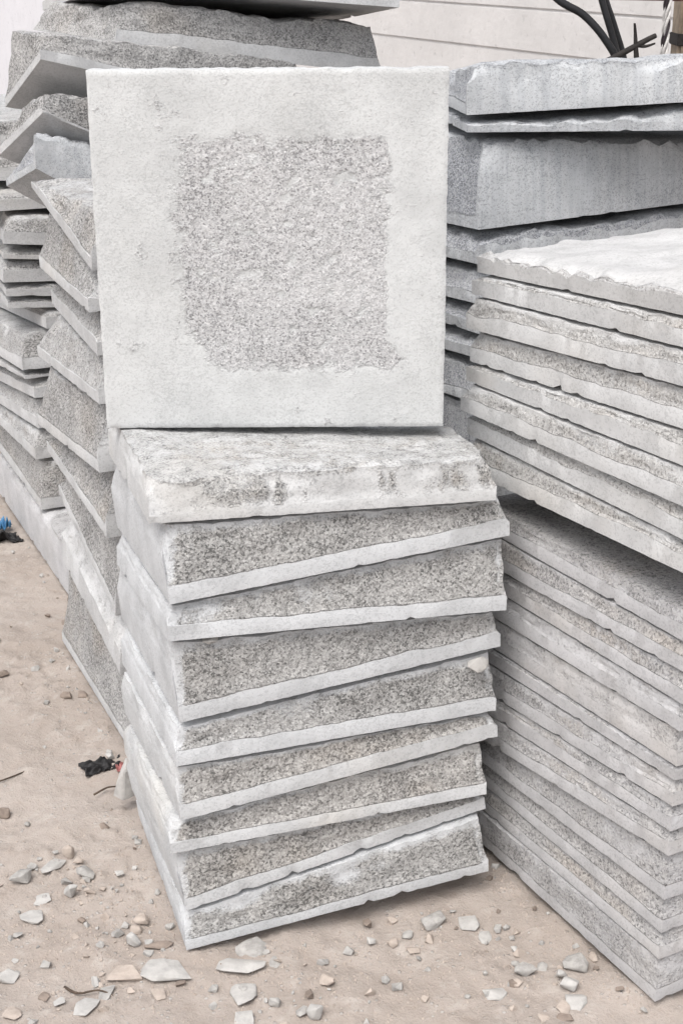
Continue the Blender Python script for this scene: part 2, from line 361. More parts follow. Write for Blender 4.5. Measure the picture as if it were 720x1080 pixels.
def make_slab(name, key, heights, mat, front, left, right=None, back=None, top_dust=.5, top_amp=.006, top_freq=9., crumble=.006, res=.011, seed=0, rows=7, cut=0., plumb=False):
    o, ex, ey, ez, W, D = frame(key)
    hFL, hFR, hBL, hBR = heights
    right = right or left; back = back or front
    nx = max(6, round(W / res)); ny = max(6, round(D / res))
    sd = seed * 17.31
    sides = (front, right, back, left)
    def H(u, v):
        return lerp(lerp(hFL, hFR, u), lerp(hBL, hBR, u), v)
    def uv_of(k, s):            # s runs along +u or +v
        return ((s, 0), (1, s), (s, 1), (0, s))[k]
    def inset(k, s, t):
        if t <= 0: return 0.
        sty = sides[k]; u, v = uv_of(k, s); L = (W, D, W, D)[k]; q = s * L
        e = min(q, L - q)
        x = u * W; y = v * D; z = t * .08
        val = sty['i0'] * min(1, t * 8) + sty['i1'] * t * (.6 + .8 * (fbm(x * 7 + sd, y * 7, 3.3 + k) + .5))
        val += sty['amp'] * (fbm(x * 26 + sd, y * 26, z * 26 + k, 4, .6) * 1.6 + .35) * min(1, t * 4)
        cb = max(0, fbm(x * 11 + sd, y * 11, 9.1 + k) + .05) * crumble * 3.2 * max(0, t - .55) / .45
        val += cb
        # corners break away a little
        val += cut * max(0, 1 - e / .03) * t * .018
        return max(val, .0003)
    def topz(u, v):
        x, y = u * W, v * D
        h = H(u, v)
        n = fbm(x * top_freq + sd, y * top_freq, 1.7, 4, .55)
        z = h - min(top_amp, h * .45) * clamp(.5 - n * 1.1, 0, 1.3)
        e = min(x, W - x, y, D - y)
        if e < .02:
            z -= min(crumble, h * .3) * (1 - e / .02) * clamp(.55 + 1.3 * fbm(x * 30 + sd, y * 30, 5.2, 3))
        return max(z, h * .35)
    verts, dust = [], []
    # top grid
    inL = [inset(3, j / ny, 1) for j in range(ny + 1)]; inR = [inset(1, j / ny, 1) for j in range(ny + 1)]
    inF = [inset(0, i / nx, 1) for i in range(nx + 1)]; inB = [inset(2, i / nx, 1) for i in range(nx + 1)]
    def ring_xy(k, s, t):
        u, v = uv_of(k, s)
        if k in (0, 2):
            a = inset(3, v, t); b = inset(1, v, t); f = inset(k, s, t)
            return lerp(a, W - b, u), (f if k == 0 else D - f)
        a = inset(0, u, t); b = inset(2, u, t); f = inset(k, s, t)
        return (W - f if k == 1 else f), lerp(a, D - b, v)
    per = [(0, i / nx) for i in range(nx)] + [(1, j / ny) for j in range(ny)] + [(2, 1 - i / nx) for i in range(nx)] + [(3, 1 - j / ny) for j in range(ny)]
    N = len(per)
    def gidx(k, s):
        i, j = {0: (round(s * nx), 0), 1: (nx, round(s * ny)), 2: (round(s * nx), ny), 3: (0, round(s * ny))}[k]
        return j * (nx + 1) + i
    for j in range(ny + 1):
        for i in range(nx + 1):
            u, v = i / nx, j / ny
            x = lerp(inL[j], W - inR[j], u); y = lerp(inF[i], D - inB[i], v)
            verts.append((x, y, topz(u, v)))
            dust.append(top_dust)
    base = len(verts)
    ts = [0.] + [.05 + .95 * (r / rows) ** .9 for r in range(0, rows)]      # strip top, then broken rows below the rim
    # row 0: bottom edge; row 1: strip top; rows 2..: broken part
    for k, s in per:                                   # bottom ring
        x, y = ring_xy(k, s, 0); u, v = uv_of(k, s)
        c = max(0, fbm(x * 40 + sd, y * 40, 21.5, 4, .65) - .24) * .022
        c += .0007 + .0006 * noise.noise(Vector((x * 90, y * 90, sd)))
        nxv, nyv = ((0, 1), (-1, 0), (0, -1), (1, 0))[k]
        verts.append((x + nxv * c, y + nyv * c, c * .8)); dust.append(sides[k]['ds'] * .97)
    for r, t in enumerate(ts):
        for k, s in per:
            sty = sides[k]; u, v = uv_of(k, s); zt = verts[gidx(k, s)][2]
            xx, yy = u * W, v * D
            sh = sty['strip']
            sh = sh * zt if sh > .3 else sh
            zs = min(sh * (1 + sty.get('wave', .3) * fbm(xx * 9 + sd, yy * 9, 12.2 + k, 4, .6)), zt * .82)
            x, y = ring_xy(k, s, t)
            if r == 0:
                j = .0006 * noise.noise(Vector((xx * 60, yy * 60, sd + 4)))
                verts.append((x, y, zs + j)); dust.append(sty['ds'])
            else:
                tt = (t - .0) * .97
                z = zs + (zt - zs) * tt
                verts.append((x, y, z))
                L = (W, D, W, D)[k]; e = min(s, 1 - s) * L
                dd = sty['dr']
                if sty['margin']:
                    dd = lerp(max(dd, .72), dd, sstep(sty['margin'] * .45, sty['margin'] * 1.15, e + .012 * fbm(xx * 40 + sd, yy * 40, z * 40)))
                pb = sty.get('patch')
                if pb:   # brushed bare patches
                    m = sstep(-.06, .16, fbm(xx * 6 + sd, yy * 6, 2.2) + .55 * fbm(xx * 75 + sd, yy * 75, z * 14, 2) - .05) * (1 - abs(tt - .55) * 1.2)
                    dd = lerp(dd, pb, clamp(m))
                dd += sty.get('drift', .0) * sstep(-.02, .4, fbm(xx * 6 + sd, yy * 6, z * 9 + 4.4, 3) + .35 * (tt - .6))
                if r == len(ts) - 1: dd = lerp(dd, top_dust, .5)
                dust.append(dd)
    faces = []
    for j in range(ny):
        for i in range(nx):
            a = j * (nx + 1) + i
            faces.append((a, a + 1, a + nx + 2, a + nx + 1))
    R0 = base; nr = len(ts) + 1
    for r in range(nr):
        for i in range(N):
            i2 = (i + 1) % N
            a, b = R0 + r * N + i, R0 + r * N + i2
            if r < nr - 1: c, d = R0 + (r + 1) * N + i2, R0 + (r + 1) * N + i
            else: c, d = gidx(*per[i2]), gidx(*per[i])
            faces.append((a, b, c, d))
    faces.append(tuple(R0 + i for i in range(N - 1, -1, -1)))
    if plumb:      # sides stand upright although the bed is tilted
        verts = [(x + z * ex.z / ez.z, y + z * ey.z / ez.z, z) for x, y, z in verts]
    ob = mesh_obj(name, verts, faces, M[mat], smooth=True, sharp=32)
    at = ob.data.attributes.new('dust', 'FLOAT', 'POINT'); at.data.foreach_set('value', dust)
    ob.matrix_world = Matrix(((ex.x, ey.x, ez.x, o.x), (ex.y, ey.y, ez.y, o.y), (ex.z, ey.z, ez.z, o.z), (0, 0, 0, 1)))
    return ob

def stack(keys, labels, group, mat, style, gap=.003, top_heights=None, over=None, seed0=0):
    over = over or {}
    for i, k in enumerate(keys):
        ov = dict(over.get(k, {}))
        hts = ov.pop('H', None)
        if hts is None:
            hts = under(k, keys[i - 1], ov.pop('gap', gap), ov.get('plumb', False)) if i else top_heights
        ov.pop('gap', None)
        hb = ov.pop('HB', None)
        if hb: hts = list(hts[:2]) + [b if b else a for a, b in zip(hts[2:], hb)]
        dh = ov.pop('dH', None)
        if dh: hts = [max(.012, a + b) for a, b in zip(hts, dh)]
        kw = dict(style); kw.update(ov)
        ob = make_slab('granite_slab', k, hts, kw.pop('mat', mat), seed=seed0 + i, **kw)
        tag(ob, labels[i], 'stone slab', group)

# --- the stack in front, nine wedge shaped slabs
FR = st(ROUGH, margin=.013, dr=.10, drift=.42, i1=.0045)
FLs = st(SAWN, ds=.95, dr=.9, strip=.6)
stack(['S1', 'S2', 'S3', 'S4', 'S5', 'S6', 'S7', 'S8', 'S9'],
      ['pale topmost slab of the front stack, carrying the upright square slab',
       'second slab from the top of the front stack, tapering to the right',
       'third slab from the top of the front stack, thin at its left end',
       'fourth slab from the top of the front stack, above a wedged stone chip',
       'fifth slab from the top of the front stack, chip on its right corner',
       'sixth slab from the top of the front stack, its right end blunt',
       'seventh slab from the top of the front stack, thickening to the right',
       'eighth slab from the top of the front stack, thin wedge on the right',
       'bottom slab of the front stack, tilted up on the right over the sand'],
      'slabs in the front stack', 'front',
      dict(front=FR, left=FLs, right=st(ROUGH, dr=.4, i1=.002), back=ROUGH, top_dust=.75, res=.0085, rows=9, cut=.2, top_amp=.004, crumble=.004),
      gap=.004, top_heights=[.068, .072, .075, .072],
      over={'S1': dict(mat='front_peach', front=st(ROUGH, strip=.014, dr=.78, ds=.85, i1=.003, amp=.003, patch=.22, wave=.8), top_dust=.56, top_amp=.008, top_freq=6, crumble=.007, cut=.5),
            'S2': dict(front=st(FR, strip=.027), cut=.4), 'S3': dict(front=st(FR, strip=.024, dr=.16)), 'S6': dict(front=st(FR, strip=.026, dr=.05, drift=.25), mat='front_warm'), 'S8': dict(front=st(FR, strip=.021, dr=.07), mat='front_warm'), 'S9': dict(front=st(FR, strip=.018, dr=.12, drift=.6)), 'S5': dict(front=st(FR, strip=.026, dr=.06), gap=.008), 'S4': dict(front=st(FR, strip=.026, dr=.14), gap=.006), 'S7': dict(front=st(FR, strip=.019), mat='front_warm', gap=.006)}, seed0=1)

# --- right hand stacks
RLs = st(ROUGH, strip=.026, ds=.90, dr=.36, i0=.0004, i1=.0022, amp=.0032, drift=.3, wave=.45)
stack(['R1', 'R2', 'R3', 'R4', 'R5', 'R6', 'R7', 'R8'],
      ['topmost slab of the upper right stack, its broad white dusty top bare',
       'second slab from the top of the upper right stack',
       'third slab from the top of the upper right stack, its end rounded',
       'fourth slab from the top of the upper right stack, even pale face',
       'fifth slab from the top of the upper right stack, under the even one',
       'sixth slab from the top of the upper right stack, reaching farthest left',
       'seventh slab from the top of the upper right stack, second above the dark gap',
       'lowest slab of the upper right stack, overhanging the dark gap'],
      'slabs in the upper right stack', 'pale',
      dict(front=RLs, left=RLs, right=RLs, back=st(RLs, dr=.55), top_dust=.7, res=.0115, rows=7, cut=.5, crumble=.0035, top_amp=.0035),
      gap=.0015, top_heights=[.046, .05, .04, .05],
      over={'R1': dict(mat='white', top_dust=1.0, top_amp=.012, top_freq=7, crumble=.014)}, seed0=20)
QLs = st(ROUGH, strip=.022, ds=.85, dr=.46, drift=.2, i0=.0003, i1=.003, amp=.003)
stack(['Q%d' % i for i in range(1, 14)],
      ['top slab of the lower right stack, its flat top in the shade of the overhang',
       'second slab from the top of the lower right stack, dark speckled band',
       'third slab from the top of the lower right stack',
       'fourth slab from the top of the lower right stack, smooth pinkish face',
       'fifth slab from the top of the lower right stack, broad pinkish face',
       'thin sixth slab from the top of the lower right stack',
       'seventh slab from the top of the lower right stack, brownish rough band',
       'eighth slab from the top of the lower right stack, greenish grey band',
       'ninth slab from the top of the lower right stack',
       'fourth slab up from the ground in the lower right stack, thick pinkish face',
       'third slab up from the ground in the lower right stack',
       'second slab up from the ground in the lower right stack, dark rough band',
       'bottom slab of the lower right stack, its sharp corner standing on the sand'],
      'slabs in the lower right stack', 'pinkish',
      dict(front=QLs, left=QLs, right=QLs, back=QLs, top_dust=.6, res=.0115, rows=6, cut=.3, crumble=.0025, top_amp=.003),
      gap=.001, top_heights=[.044, .044, .044, .044],
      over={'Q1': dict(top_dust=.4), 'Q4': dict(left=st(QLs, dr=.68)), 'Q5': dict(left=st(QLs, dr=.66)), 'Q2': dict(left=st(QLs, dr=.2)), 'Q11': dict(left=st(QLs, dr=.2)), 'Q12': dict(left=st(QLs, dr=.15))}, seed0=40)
# --- behind it, thick bluish sawn blocks
KF = st(SAWN, ds=.86, dr=.80, strip=.7, i1=.002, amp=.001, wave=1.2)
KL = st(ROUGH, strip=.02, dr=.2, ds=.7)
stack(['K%d' % i for i in range(1, 9)],
      ['topmost bluish grey block of the back right stack, below the black hoses',
       'thin bluish slab of the back right stack, second from its top',
       'thickest bluish block of the back right stack, third from its top, sagging top edge',
       'fourth slab from the top of the back right stack, right under the thickest block',
       'fifth slab of the back right stack, end seen beside the upright slab',
       'sixth slab of the back right stack, bluish end beside the upright slab',
       'seventh slab of the back right stack, dark end beside the upright slab',
       'lowest slab seen of the back right stack, at the upright slab\'s lower right corner'],
      'slabs in the back right stack', 'blue',
      dict(front=KF, left=KL, right=KL, back=KL, top_dust=.55, res=.013, rows=6, crumble=.012, top_amp=.02, top_freq=5, cut=.5),
      top_heights=[.098, .085, .09, .09],
      over={'K1': dict(top_amp=.014, H=[.098, .085, .06, .06]), 'K2': dict(top_amp=.02, dH=(0, -.012, 0, 0), front=st(KF, ds=.7, dr=.7)), 'K3': dict(top_amp=.02, top_freq=4, dH=(.0, -.028, 0, -.04)), 'K4': dict(top_amp=.02, front=st(KF, dr=.3))}, seed0=60)
POSE['K9'] = list(POSE['K8']); POSE['K9'][2] = .35; POSE['K9'][5] = 0; POSE['K9'][4] = 0; POSE['K10'] = list(POSE['K9']); POSE['K10'][2] = 0.
for i, (k, ab) in enumerate((('K9', 'K8'), ('K10', 'K9'))):
    tag(make_slab('granite_block', k, under(k, ab, .003), 'blue', KF, KL, res=.03, seed=75 + i), 'thick hidden block in the base of the back right stack, %s' % ('upper one', 'on the ground')[i], 'stone block', 'base blocks of the back right stack')

# --- left row, near stack
BL = st(ROUGH, strip=.022, ds=.95, dr=.3, i0=.002, i1=.016, amp=.007)
BF = st(ROUGH, strip=.4, ds=.85, dr=.5)
stack(['B5', 'B6', 'B7', 'B8', 'B9', 'B10', 'B11', 'B12', 'B13'],
      ['topmost slab of the near left stack, steep tilted white edge left of the upright slab',
       'second slab from the top of the near left stack, dark rough face',
       'third slab from the top of the near left stack, thin with a broad white edge',
       'fourth slab from the top of the near left stack, pale rough face',
       'fifth slab from the top of the near left stack, large dark patchy face',
       'sixth slab from the top of the near left stack, thin edge running steeply down',
       'seventh slab from the top of the near left stack, steep beside the front stack',
       'second slab up from the ground in the near left stack, smooth steep face',
       'bottom slab of the near left stack, rough grey face resting on the sand'],
      'slabs in the near left stack', 'left',
      dict(front=BF, left=BL, right=BF, back=BL, top_dust=.5, res=.012, rows=7, cut=.6, crumble=.010, top_amp=.010),
      gap=.004, top_heights=[.115, .09, .02, .02],
      over={'B7': dict(left=st(BL, strip=.03, dr=.35)), 'B8': dict(left=st(BL, dr=.42)), 'B12': dict(left=st(BL, strip=.5, dr=.7)), 'B13': dict(left=st(BL, dr=.12, strip=.02)), 'B9': dict(left=st(BL, dr=.12))}, seed0=80)
# --- left row, far stack
AL = st(ROUGH, strip=.028, ds=.85, dr=.46, i1=.008, amp=.005)
AF = st(ROUGH, strip=.03, ds=.8, dr=.3)
stack(['A1', 'A2', 'A3', 'A4', 'A5', 'A6', 'A7', 'A8', 'A9', 'A10', 'A11', 'A12', 'A13'],
      ['highest of the flat slabs in the far left stack, above a dark slot',
       'second of the flat slabs in the far left stack, just below the dark slot',
       'third of the flat slabs in the far left stack, smooth pale edge',
       'fourth of the flat slabs in the far left stack',
       'fifth of the flat slabs in the far left stack, dark block end showing',
       'pale slab with a rounded end jutting right in the far left stack',
       'thick brownish rough slab in the far left stack, below the pale jutting one',
       'thinnest slab in the far left stack, a mere sheet under the thick brownish one',
       'smooth edged slab in the far left stack, under the thinnest one',
       'rough edged slab in the far left stack, fourth up from the ground',
       'slab third up from the ground in the far left stack, small pale end',
       'slab lying on the long base slab of the far left stack, dark rough top edge',
       'long smooth lavender grey base slab of the far left stack, lying on the sand'],
      'slabs in the far left stack', 'left',
      dict(front=AF, left=AL, right=AF, back=AL, top_dust=.55, res=.016, rows=5, cut=.5, crumble=.008, top_amp=.008),
      gap=.004, top_heights=[.07, .07, .07, .07],
      over={'A1': dict(gap=.01), 'A2': dict(gap=.014), 'A7': dict(front=st(AF, dr=.15)), 'A13': dict(mat='pinkish', left=st(SAWN, ds=.95, dr=.95, strip=.8), top_dust=.6), 'A12': dict(left=st(AL, dr=.25))}, seed0=100)
TF = st(ROUGH, strip=.02, ds=1., dr=.16, amp=.006)
stack(['T0', 'T1', 'T2', 'T3', 'T4'],
      ['highest slab at the top picture edge, its dark underside over the left stacks',
       'thick speckled slab under the highest one, white edge sloping down to the right',
       'long rough slab tilted backwards behind the upright slab\'s top left corner',
       'jagged brown grey block tilted backwards, between the long rough slab and the bluish one',
       'bluish smooth faced block tilted backwards left of the upright slab'],
      'tilted slabs on top of the far left stack', 'left',
      dict(front=TF, left=TF, right=TF, back=TF, top_dust=.35, res=.012, rows=8, cut=.6, crumble=.012, top_amp=.012),
      gap=.006, top_heights=[.06, .06, .06, .06],
      over={'T0': dict(front=st(TF, strip=.018), top_amp=.01),
            'T1': dict(H=[.098, .125, .08, .10], top_amp=.022, top_freq=6, front=st(TF, strip=.034, ds=1., dr=.14), left=st(TF, strip=.003, dr=.04, amp=.012)),
            'T2': dict(gap=.0, dH=(.016, .014, .0, .0), top_amp=.006, crumble=.005, left=st(TF, strip=.013), front=st(TF, strip=.016, dr=.2), plumb=True),
            'T3': dict(gap=.026, top_amp=.02, top_freq=14, front=st(TF, strip=.003, dr=.12), left=st(TF, strip=.012), plumb=True),
            'T4': dict(gap=.012, front=st(SAWN, ds=.85, dr=.9), left=st(TF, strip=.012), mat='blue', plumb=True)}, seed0=120)

POSE['A0'] = [-.86, 3.62, .895, R(22), .0, .0, .72, .70]; POSE['AA'] = [-.88, 3.70, .955, R(20), .0, .0, .72, .70]; POSE['AB'] = [-.89, 3.72, 1.03, R(24), .0, .0, .72, .70]
for i, (k, h, lab) in enumerate((('AB', .07, 'sliver of a pale slab at the left picture edge behind the bluish tilted block'), ('AA', .068, 'slab end at the left picture edge below the bluish tilted block'), ('A0', .04, 'thick slab end at the left picture edge just above the flat slabs'))):
    tag(make_slab('granite_slab', k, [h] * 4, 'left', AF, AL, top_dust=.55, res=.016, seed=140 + i), lab, 'stone slab', 'slabs in the far left stack')

# --- the upright slab: trimmed pale border, rough square in the middle
def upright():
    W, Hh, T = .5281, .541, .062
    n = 132; verts = []; dust = []; faces = []
    def rect(u, v):             # u right, v up, 0..1: signed distance into the rough square, metres
        l = .236 + .014 * fbm(v * 7, 1.1, 0) ; r = .838 + .012 * fbm(v * 6, 4.4, 0)
        b = .170 + .010 * fbm(u * 9, 2.7, 0); t = .822 + .012 * fbm(u * 9, 6.1, 0)
        t += .020 * sstep(.38, .42, u) * sstep(.52, .46, u)
        l += .10 * (1 - sstep(.18, .30, v)) - .02 * sstep(.3, .45, v) * sstep(.75, .6, v)
        if v < .30: r += .075 * (1 - sstep(.20, .27, v)) * (.6 + .5 * fbm(v * 60, 2.2, u * 9, 2))
        return min(u - l, r - u, v - b, t - v) * W
    front = []
    for j in range(n + 1):
        for i in range(n + 1):
            u, v = i / n, j / n
            dd = rect(u, v) + .008 * fbm(u * 15, v * 15, 9.9, 3) + (.011 + .014 * sstep(.36, .26, u)) * fbm(u * 45, v * 45, 2.5, 4, .65)
            wd = .008 + .016 * sstep(.40, .26, u) + .014 * sstep(-.1, .4, fbm(u * 5, v * 5, 20.2, 2))
            m = sstep(-wd * .6, wd, dd)
            e = min(u, 1 - u, v, 1 - v) * W
            rough = fbm(u * 70, v * 70, 5.5, 4, .7)
            y = m * (.0022 + .0026 * rough) + .0007 * fbm(u * 12, v * 12, 8.8, 3)
            ex_ = .0012 * noise.noise(Vector((u * 30, v * 30, 3.3))) * (e < .006)
            if e < .004: y += .0015 + max(0, fbm(u * 35, v * 35, 1.9, 3)) * .006
            x = u * W + (ex_ if i in (0, n) else 0); z = v * Hh + (ex_ * 1.3 if j == n else 0)
            z -= max(0, .0025 * fbm(u * 14, v * 2, 7.7, 3)) if j == n else 0
            verts.append((x, y, z))
            bare = .88 - .22 * sstep(.12, .40, fbm(u * 13, v * 9, 6.6, 4, .65)) * (1 if u < .4 or v < .16 else .6) - .10 * sstep(.15, .4, fbm(u * 5, v * 60, 16.6, 2)) - .08 * sstep(.2, .4, fbm(u * 60, v * 5, 26.6, 2))
            # a scrape along the upper edge of the square and worn spots on the border
            sc = sstep(.0085, .002, abs(v - .812 - .004 * (u - .6))) * sstep(.50, .56, u) * sstep(.84, .80, u)
            bare -= .5 * sc
            ln = sstep(.005, .0015, abs(v - .824 - .004 * fbm(u * 4, 3.3, 0))) * sstep(.1, .2, u) + sstep(.005, .0015, abs(v - .168 - .004 * fbm(u * 4, 7.3, 0))) + .7 * sstep(.004, .001, abs(u - .2 - .004 * fbm(v * 4, 1.3, 0)))
            bare -= .16 * min(1, ln) * (.5 + fbm(u * 20, v * 20, 4.2, 2))
            worn = .31 + .34 * sstep(.16, .42, fbm(u * 19, v * 19, 15.1, 2))
            dust.append(lerp(bare, worn, m))
    for j in range(n):
        for i in range(n):
            a = j * (n + 1) + i
            faces.append((a, a + 1, a + n + 2, a + n + 1))
    ring = [i for i in range(n)] + [j * (n + 1) + n for j in range(n)] + [n * (n + 1) + i for i in range(n, 0, -1)] + [j * (n + 1) for j in range(n, 0, -1)]
    b0 = len(verts)
    for f in (.5, 1.):
        for q in ring:
            x, y, z = verts[q]
            w = .004 * fbm(x * 25, f * 3, z * 25, 3)
            cx, cz = W / 2, Hh / 2
            verts.append((x + (w if abs(x - cx) > W / 2 - .004 else 0), T * f, z - (abs(w) if z > Hh - .004 else 0))); dust.append(.7)
    N = len(ring)
    for i in range(N):
        i2 = (i + 1) % N
        faces.append((ring[i2], ring[i], b0 + i, b0 + i2))
        faces.append((b0 + i2, b0 + i, b0 + N + i, b0 + N + i2))
    faces.append(tuple(b0 + N + i for i in range(N)))
    ob = mesh_obj('granite_slab', verts, faces, M['panel'], sharp=40)
    at = ob.data.attributes.new('dust', 'FLOAT', 'POINT'); at.data.foreach_set('value', dust)
    ob.location = (-.3685, 2.2498, .7862)
    ob.rotation_euler = (R(-1.2), R(-.33), 0)
    tag(ob, 'upright square slab with smooth pale border and rough speckled centre, standing on the front stack', 'stone slab')
upright()

# ------------------------------------------------------------------ ground
def gz(x, y):
    m = sstep(-.15, .30, fbm(x * 3.1, y * 3.1, 11.7, 2))
    lump = max(0., fbm(x * 47, y * 47, 14.2, 3) - .10) * .024 * m + max(0., fbm(x * 95, y * 95, 4.9, 2) - .16) * .010
    return -.014 + .016 * fbm(x * 1.9, y * 1.9, .4, 3) + .013 * fbm(x * 9, y * 9, 3.4, 3) + .004 * fbm(x * 34, y * 34, 6.4, 3) + lump
def ground():
    def axis(a, b, step, far):
        vals = []; v = a
        while v < b + 1e-6: vals.append(v); v += step
        lo, hi, st_ = [], [], step
        x = a
        while x > -far: st_ *= 1.5; x -= st_; lo.append(x)
        st_ = step; x = vals[-1]
        while x < far: st_ *= 1.5; x += st_; hi.append(x)
        return lo[::-1] + vals + hi
    xs = axis(-1.3, .72, .0062, 150); ys = axis(1.60, 3.9, .0080, 150)
    verts = [(x, y, gz(x, y) if abs(x) < 8 and abs(y) < 12 else -.014) for y in ys for x in xs]
    nx = len(xs); faces = [(j * nx + i, j * nx + i + 1, (j + 1) * nx + i + 1, (j + 1) * nx + i) for j in range(len(ys) - 1) for i in range(nx - 1)]
    o = mesh_obj('ground', verts, faces, M['sand'])
    tag(o, 'pinkish tan sandy ground strewn with stone dust', 'ground', kind='structure')
ground()

# ------------------------------------------------------------------ loose stones
def hull(sx, sy, sz, rnd, pts=13, box=.55):
    bm = bmesh.new()
    for i in range(pts):
        d = Vector((rnd.gauss(0, 1), rnd.gauss(0, 1), rnd.gauss(0, 1))).normalized()
        m = max(abs(d.x), abs(d.y), abs(d.z))
        d = d.lerp(d / m * .86, box) * rnd.uniform(.86, 1.05)
        bm.verts.new((d.x * sx / 2, d.y * sy / 2, d.z * sz / 2))
    r = bmesh.ops.convex_hull(bm, input=bm.verts)
    bmesh.ops.delete(bm, geom=[v for v in bm.verts if not v.link_faces], context='VERTS')
    return bm
def rock_mesh(name, sx, sy, sz, rnd, mat, fine=True, pts=13, box=.55):
    bm = hull(sx, sy, sz, rnd, pts, box)
    if fine:
        bmesh.ops.bevel(bm, geom=list(bm.edges), offset=min(sx, sy, sz) * .045, segments=1, affect='EDGES')
        bmesh.ops.triangulate(bm, faces=bm.faces)
        bmesh.ops.subdivide_edges(bm, edges=bm.edges, cuts=1, use_grid_fill=True)
        k = rnd.uniform(0, 50)
        for v in bm.verts:
            v.co += noise.noise_vector(v.co * 60 + Vector((k, k, k))) * min(sx, sy, sz) * .035
    me = bpy.data.meshes.new(name); bm.to_mesh(me); bm.free()
    me.polygons.foreach_set('use_smooth', [True] * len(me.polygons)); me.set_sharp_from_angle(angle=R(24))
    me.materials.append(mat)
    return me
CM = {'p': M['chip_pale'], 'g': M['chip_grey'], 't': M['chip_tan'], 'b': M['chip_brown']}
rnd = random.Random(11)
for x, y, w, h, c, label in STONES:
    flat = 'flat' in label or 'flake' in label or 'shard' in label or 'low' in label or 'broad' in label
    if flat: sz = w * .22; d = min(max((h - sz * .8) / .52, w * .5), w * 1.5)
    else:
        d = w * rnd.uniform(.75, .95); sz = min(max((h - d * .5) / .85, w * .5), w * 1.1)
    w *= 1.02; d *= 1.02; sz *= 1.02
    me = rock_mesh('stone_chip', w * 1.04, d, sz, rnd, CM[c], pts=18, box=rnd.uniform(.6, .95))
    o = bpy.data.objects.new('stone_chip', me); C.objects.link(o)
    o.location = (x, y + d * .1, gz(x, y) + sz * .36)
    o.rotation_euler = (rnd.uniform(-.15, .15), rnd.uniform(-.15, .15), rnd.uniform(-.5, .5))
    tag(o, label, 'stone', 'loose stones on the sand')
def chip(label, loc, size, rot, mat, name='stone_chip', cat='stone', group='stones wedged between slabs'):
    o = bpy.data.objects.new(name, rock_mesh(name, *size, rnd, mat)); C.objects.link(o)
    o.location = loc; o.rotation_euler = rot; tag(o, label, cat, group)
chip('pale stone chip sitting under the right end of the fourth front slab', (.216, 2.138, .430), (.040, .028, .030), (0, .1, .3), M['chip_pale'])
chip('dark flat chip wedged under the third front slab near its left corner', (-.195, 2.012, .536), (.035, .03, .014), (0, 0, .3), M['chip_grey'])
chip('pale grey spacer stone in the dark gap between the two right stacks', (.30, 2.33, .668), (.05, .05, .046), (0, 0, .4), M['chip_grey'])
chip('spacer stone deep in the dark gap between the right stacks', (.62, 2.20, .668), (.06, .05, .046), (0, 0, .2), M['chip_grey'])
chip('squarish pale block propped at the lower left foot of the front stack', (-.402, 2.43, .04), (.055, .05, .105), (0, .04, .45), M['chip_pale'])
chip('tan clay lump in the narrow gap between front and near left stacks', (-.430, 2.78, .16), (.07, .08, .30), (0, .1, .2), M['clay'])
chip('brown support stone under the front stack\'s raised right end', (.14, 2.20, .01), (.10, .09, .045), (0, 0, .2), M['chip_brown'])
chip('tan support stone under the middle of the front stack', (-.03, 2.12, -.002), (.09, .07, .03), (0, 0, .6), M['chip_tan'])

# pebbles too plain to tell apart
protos = [rock_mesh('pebble', .012, .010, .008, rnd, CM[c], fine=False) for c in 'tggbptggpt']
def blocked(x, y):
    for k in ('S9', 'Q13', 'B13', 'A13'):
        o, ex, ey, ez, W, D = frame(k); q = Vector((x, y, 0)) - o
        if -.005 < q.dot(ex) < W and -.005 < q.dot(ey) < D: return True
    return False
def spot():
    while True:
        a = rnd.random()
        if rnd.random() < .24:
            k, ax = rnd.choice((('S9', 0), ('S9', 1), ('Q13', 1), ('Q13', 1), ('B13', 1), ('A13', 1)))
            o, ex, ey, ez, W, D = frame(k); off = abs(rnd.gauss(0, .03)) - .004
            q = o + (ex * rnd.uniform(0, W) - ey * off if ax == 0 else ey * rnd.uniform(0, D) - ex * off)
            x, y = q.x, q.y
        elif a < .38: x, y = rnd.gauss(-.38, .13), rnd.gauss(2.08, .14)
        elif a < .62: x, y = rnd.gauss(-.12, .16), rnd.gauss(1.93, .07)
        elif a < .82: x, y = rnd.gauss(.24, .11), rnd.gauss(1.98, .10)
        else: x, y = rnd.uniform(-1.0, -.3), rnd.uniform(1.9, 3.4)
        if y > 1.72 and not blocked(x, y): return x, y
for i in range(240):
    x, y = spot()
    o = bpy.data.objects.new('pebble', protos[i % len(protos)]); C.objects.link(o)
    s = rnd.choice((.5, .6, .7, .8, .9, 1.1, 1.3, 1.6, 2.0))
    o.scale = (s, s * rnd.uniform(.8, 1.2), s); o.location = (x, y, gz(x, y) + .0022 * s)
    o.rotation_euler = (rnd.uniform(-.3, .3), rnd.uniform(-.3, .3), rnd.uniform(0, 6.3))
    tag(o, 'tiny plain pebble lying loose on the sandy ground', 'pebble', 'tiny pebbles on the sand')
def grit():
    vs, fs = [], []
    for i in range(2600):
        x, y = spot(); s = rnd.uniform(.0012, .0034); z = gz(x, y); b = len(vs); a = rnd.uniform(0, 6.3)
        for q in range(4):
            vs.append((x + s * math.cos(a + q * 1.57) * rnd.uniform(.7, 1.2), y + s * math.sin(a + q * 1.57), z - .001))
        vs.append((x + rnd.uniform(-.4, .4) * s, y, z + s * rnd.uniform(.7, 1.1)))
        fs += [(b, b + 1, b + 4), (b + 1, b + 2, b + 4), (b + 2, b + 3, b + 4), (b + 3, b, b + 4)]
    tag(mesh_obj('gravel', vs, fs, M['chip_tan'], smooth=False), 'fine stone grit scattered over the sand', 'gravel', kind='stuff')
grit()

